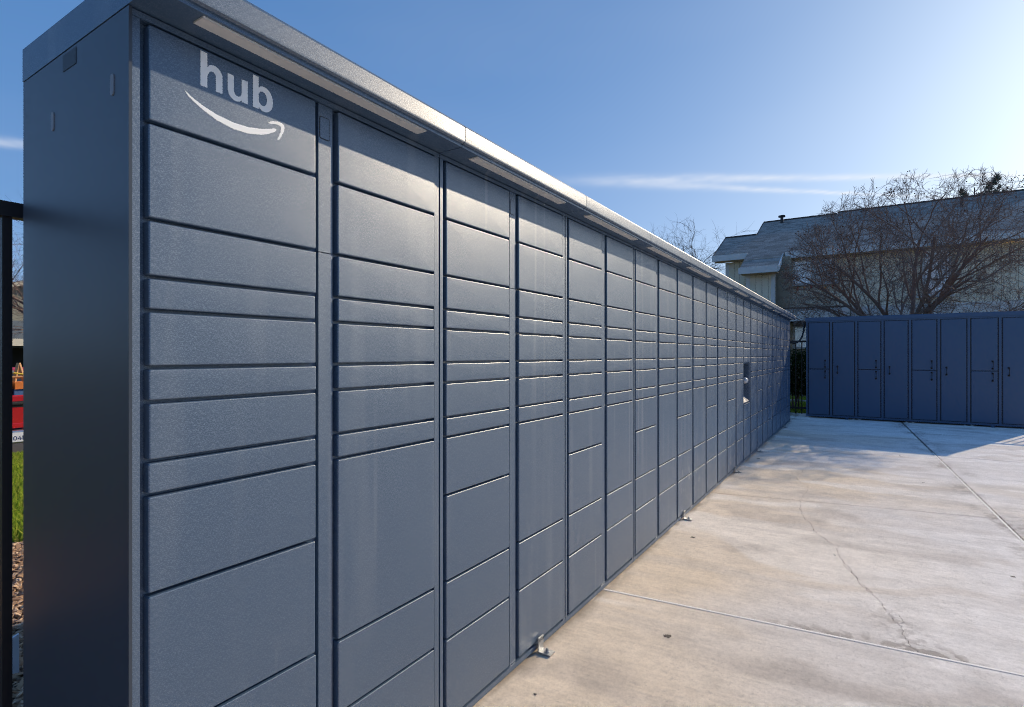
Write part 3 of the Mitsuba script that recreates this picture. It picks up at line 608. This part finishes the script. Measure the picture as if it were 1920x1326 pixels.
window(-.95, .35, 1.72, 2.45, 21.955, ['pale_sky_backing', 'pale_sky_backing'], False)
gb = []
for i, mt in enumerate(('bulb_orange', 'bulb_blue', 'bulb_red', 'bulb_orange', 'bulb_red', 'bulb_blue', 'bulb_orange', 'bulb_red')):
    x = -1.12 + i * .22; add(Hs + '__string_bulb', trimesh.creation.icosphere(2, .045).apply_scale((.8, .8, 1.3)).apply_translation((x, 21.84, 3.86 - .02 * math.sin(i * 1.3))), mt, True)
add(Hs + '__light_string', tube([(-1.2 + i * .11, 21.84, 3.93 - .02 * math.sin(i * .65)) for i in range(17)], .006, 5), 'black_rubber')
# band over the ground floor and porch roof
add(Hs + '__porch_roof', cat([box(-1.28, .92, 20.9, 21.93, 3.02, 3.10)]), 'roof_brown')
add(Hs + '__porch_fascia', box(-1.30, .96, 20.86, 20.90, 2.62, 3.035), 'trim')
add(Hs + '__band', box(.97, XR - .1, 21.90, 21.965, 2.72, 3.115), 'trim')
add(Hs + '__porch_soffit', box(-1.28, .94, 20.905, 21.93, 2.60, 2.63), 'shade_dark')  # porch ceiling coloured near black to put in its shade
for x in (-1.2, .86): add(Hs + '__porch_post', box(x - .06, x + .06, 20.95, 21.07, -.07, 2.60), 'trim')
tag(Hs, 'beige two-storey house with grey shingle roof behind the far locker bank', 'house')

# ---------------------------------------------------------------- house, truck and load in the slit at the left
H2 = 'house_001'
hx, hy = -31.0, 8.3
add(H2 + '__wall', box(hx - 9, hx, hy - 6, hy + 6, -.5, 3.0), 'wall_shade')  # shade on this wall is put into its colour
gab = Polygon([(hy - 6, 3.0), (hy + 6, 3.0), (hy + 1.2, 4.9), (hy + .6, 4.9)])
m = trimesh.creation.extrude_polygon(gab, 8.9, engine='earcut'); m.apply_transform(np.array([[0, 0, 1, hx - 8.95], [1, 0, 0, 0], [0, 1, 0, 0], [0, 0, 0, 1.0]])); m.fix_normals(); add(H2 + '__gable', m, 'wall_green')
for sgn in (-1, 1):
    q = Polygon([(hy + .9 + sgn * .0, 4.92), (hy + .9 + sgn * 5.7, 2.82), (hy + .9 + sgn * 5.7, 3.02), (hy + .9, 5.12)]).buffer(0)
    m = trimesh.creation.extrude_polygon(q, 9.8, engine='earcut'); m.apply_transform(np.array([[0, 0, 1, hx - 9.4], [1, 0, 0, 0], [0, 1, 0, 0], [0, 0, 0, 1.0]])); m.fix_normals(); add(H2 + '__roof', m, 'roof_brown')
    q2 = Polygon([(hy + .9, 4.90), (hy + .9 + sgn * 5.7, 2.80), (hy + .9 + sgn * 5.7, 2.98), (hy + .9, 5.08)]).buffer(0)
    m = trimesh.creation.extrude_polygon(q2, .06, engine='earcut'); m.apply_transform(np.array([[0, 0, 1, hx + .42], [1, 0, 0, 0], [0, 1, 0, 0], [0, 0, 0, 1.0]])); add(H2 + '__barge_board', m, 'fascia_cream')
add(H2 + '__carport_fascia', box(hx + 2.4, hx + 2.5, hy - 5, hy + 5, 1.82, 2.12), 'fascia_cream')
add(H2 + '__carport_roof', box(hx + .01, hx + 2.4, hy - 5, hy + 5, 2.02, 2.10), 'roof_brown')
for dy in (-4.8, -1.7, 1.7, 4.8): add(H2 + '__carport_post', box(hx + 2.25, hx + 2.37, hy + dy - .06, hy + dy + .06, -.5, 2.02), 'wall_green')
add(H2 + '__garage_opening', box(hx + .005, hx + .03, hy - 3.0, hy + 3.0, -.45, 1.75), 'shade_dark')  # dark panel painted as the shaded opening under the carport
tag(H2, 'distant grey-green gabled house with a carport, seen in the slit at the left edge', 'house')

P = 'pickup_truck'; G = -.484; ty = 2.72; rx = -10.62     # rear face at rx, pointing to -x
def prism(pts, y0, y1):     # polygon in (x, z), extruded along y
    m = trimesh.creation.extrude_polygon(Polygon(pts), y1 - y0, engine='earcut'); m.apply_transform(np.array([[1, 0, 0, 0], [0, 0, 1, y0], [0, 1, 0, 0], [0, 0, 0, 1.0]])); m.fix_normals(); return m
bed0 = G + .52; bt = .765
side = [(rx - .02, bed0 - .08), (rx - .55, bed0 - .08)] + [(rx - .95 + .40 * math.cos(a), G + .36 + .40 * math.sin(a)) for a in np.linspace(.35, PI - .35, 10)] + [(rx - 1.35, bed0 - .08), (rx - 1.85, bed0 - .08), (rx - 1.85, bt), (rx - .02, bt)]
add(P + '__bed', cat([prism(side, ty - .90, ty - .80), prism(side, ty + .80, ty + .90), box(rx - 1.84, rx - .06, ty - .80, ty + .80, bed0, bed0 + .06), box(rx - 1.85, rx - 1.79, ty - .80, ty + .80, bed0 + .06, bt)]), 'car_red')
tg = add(P + '__tailgate', panel(rx - .05, rx + .012, ty - .79, ty + .79, .215, bt, .02, .02), 'car_red', 50)
add(tg + '__ridge', panel(rx + .0125, rx + .03, ty - .79, ty + .79, .215, .30, .01, .01), 'car_red', 50)
add(tg + '__handle_recess', panel(rx + .0115, rx + .018, ty - .17, ty + .115, .565, .665, .003, .012), 'black_metal', 50)
add(tg + '__handle', panel(rx + .0185, rx + .045, ty - .15, ty + .09, .60, .655, .012, .012), 'black_rubber', 50)
add(P + '__bumper', panel(rx - .04, rx + .14, ty - .90, ty + .90, -.03, .19, .03, .03), 'chrome', 50)
pt = add(P + '__licence_plate', panel(rx + .141, rx + .146, ty - .155, ty + .155, .0, .155, .001, .008), 'plate_white')
tx = meshkit.text_mesh('04H3', .066, .002, True); e = tx.bounds; tx.apply_translation((-(e[0][0] + e[1][0]) / 2, 0, 0)); tx.apply_transform(np.array([[0, 0, 1, rx + .1462], [1, 0, 0, ty + .02], [0, 1, 0, .030], [0, 0, 0, 1.0]]))
add(pt + '__characters', tx, 'plate_ink')
add(pt + '__sticker', box(rx + .1462, rx + .1475, ty + .09, ty + .135, .118, .145), 'yellow')
cab = [(rx - 1.88, bed0 - .05), (rx - 1.88, bt + .02), (rx - 1.95, 1.16), (rx - 2.15, 1.20), (rx - 2.95, 1.18), (rx - 3.45, bt + .05), (rx - 4.55, bt - .06), (rx - 4.70, bt - .2), (rx - 4.70, bed0 - .1)]
add(P + '__cab', prism(cab, ty - .88, ty + .88), 'car_red')
add(P + '__rear_window', prism([(rx - 1.872, bt + .04), (rx - 1.940, 1.11), (rx - 1.930, 1.11), (rx - 1.862, bt + .04)], ty - .70, ty + .70), 'pane_dark')
for s_ in (-1, 1):
    add(P + '__side_window', prism([(rx - 2.02, bt + .03), (rx - 2.05, 1.11), (rx - 2.92, 1.11), (rx - 3.32, bt + .05)], ty + s_ * .882 - .004, ty + s_ * .882 + .004), 'pane_dark')
    add(P + '__tail_light', box(rx - .01, rx + .016, ty + s_ * .85 - .05, ty + s_ * .85 + .05, .30, .62), 'bulb_red')
    for wx in (rx - .95, rx - 3.75):
        w_ = add(P + '__wheel', cyl((wx, ty + s_ * .78, G + .34), (0, 1, 0), .34, .22, 28), 'tyre'); add(w_ + '__rim', cyl((wx, ty + s_ * .895, G + .34), (0, 1, 0), .20, .012, 24), 'chrome')
tag(P, 'red pickup truck parked tail-on across the lawn, seen in the slit at the left edge', 'truck')
scene['storage_bin'] = ply(cat([box(rx - .62, rx - .12, ty - .50, ty - .04, bed0 + .062, 1.14), box(rx - .64, rx - .10, ty - .52, ty - .02, 1.1405, 1.18)]), 'bin_grey'); tag('storage_bin', 'grey bin standing upright in the bed of the red truck', 'bin')
scene['crate'] = ply(cat([box(rx - .60, rx - .15, ty + .0, ty + .55, bed0 + .062, .86)]), 'blue_box'); tag('crate', 'blue crate in the truck bed under orange boards', 'crate')
scene['timber_brace'] = ply(cat([tube([(rx - .3, ty + .02, .87), (rx - .32, ty + .10, 1.30)], .030, 4), tube([(rx - .3, ty + .20, .87), (rx - .32, ty + .10, 1.30)], .030, 4), tube([(rx - .29, ty + .0, 1.06), (rx - .29, ty + .22, 1.06)], .022, 4)]), 'wood'); tag('timber_brace', 'brown A-shaped timber brace rising from the truck load', 'timber')
scene['levelling_bar'] = ply(tube([(rx - .10, ty - .55, 1.24), (rx - .14, ty + .25, 1.085)], .014, 6), 'yellow'); tag('levelling_bar', 'yellow bar lying across the load of the red truck', 'bar')
scene['orange_board'] = ply(box(rx - .55, rx - .12, ty + .0, ty + .6, .8605, .98), 'orange'); tag('orange_board', 'orange board lying on the blue crate in the truck bed', 'board')
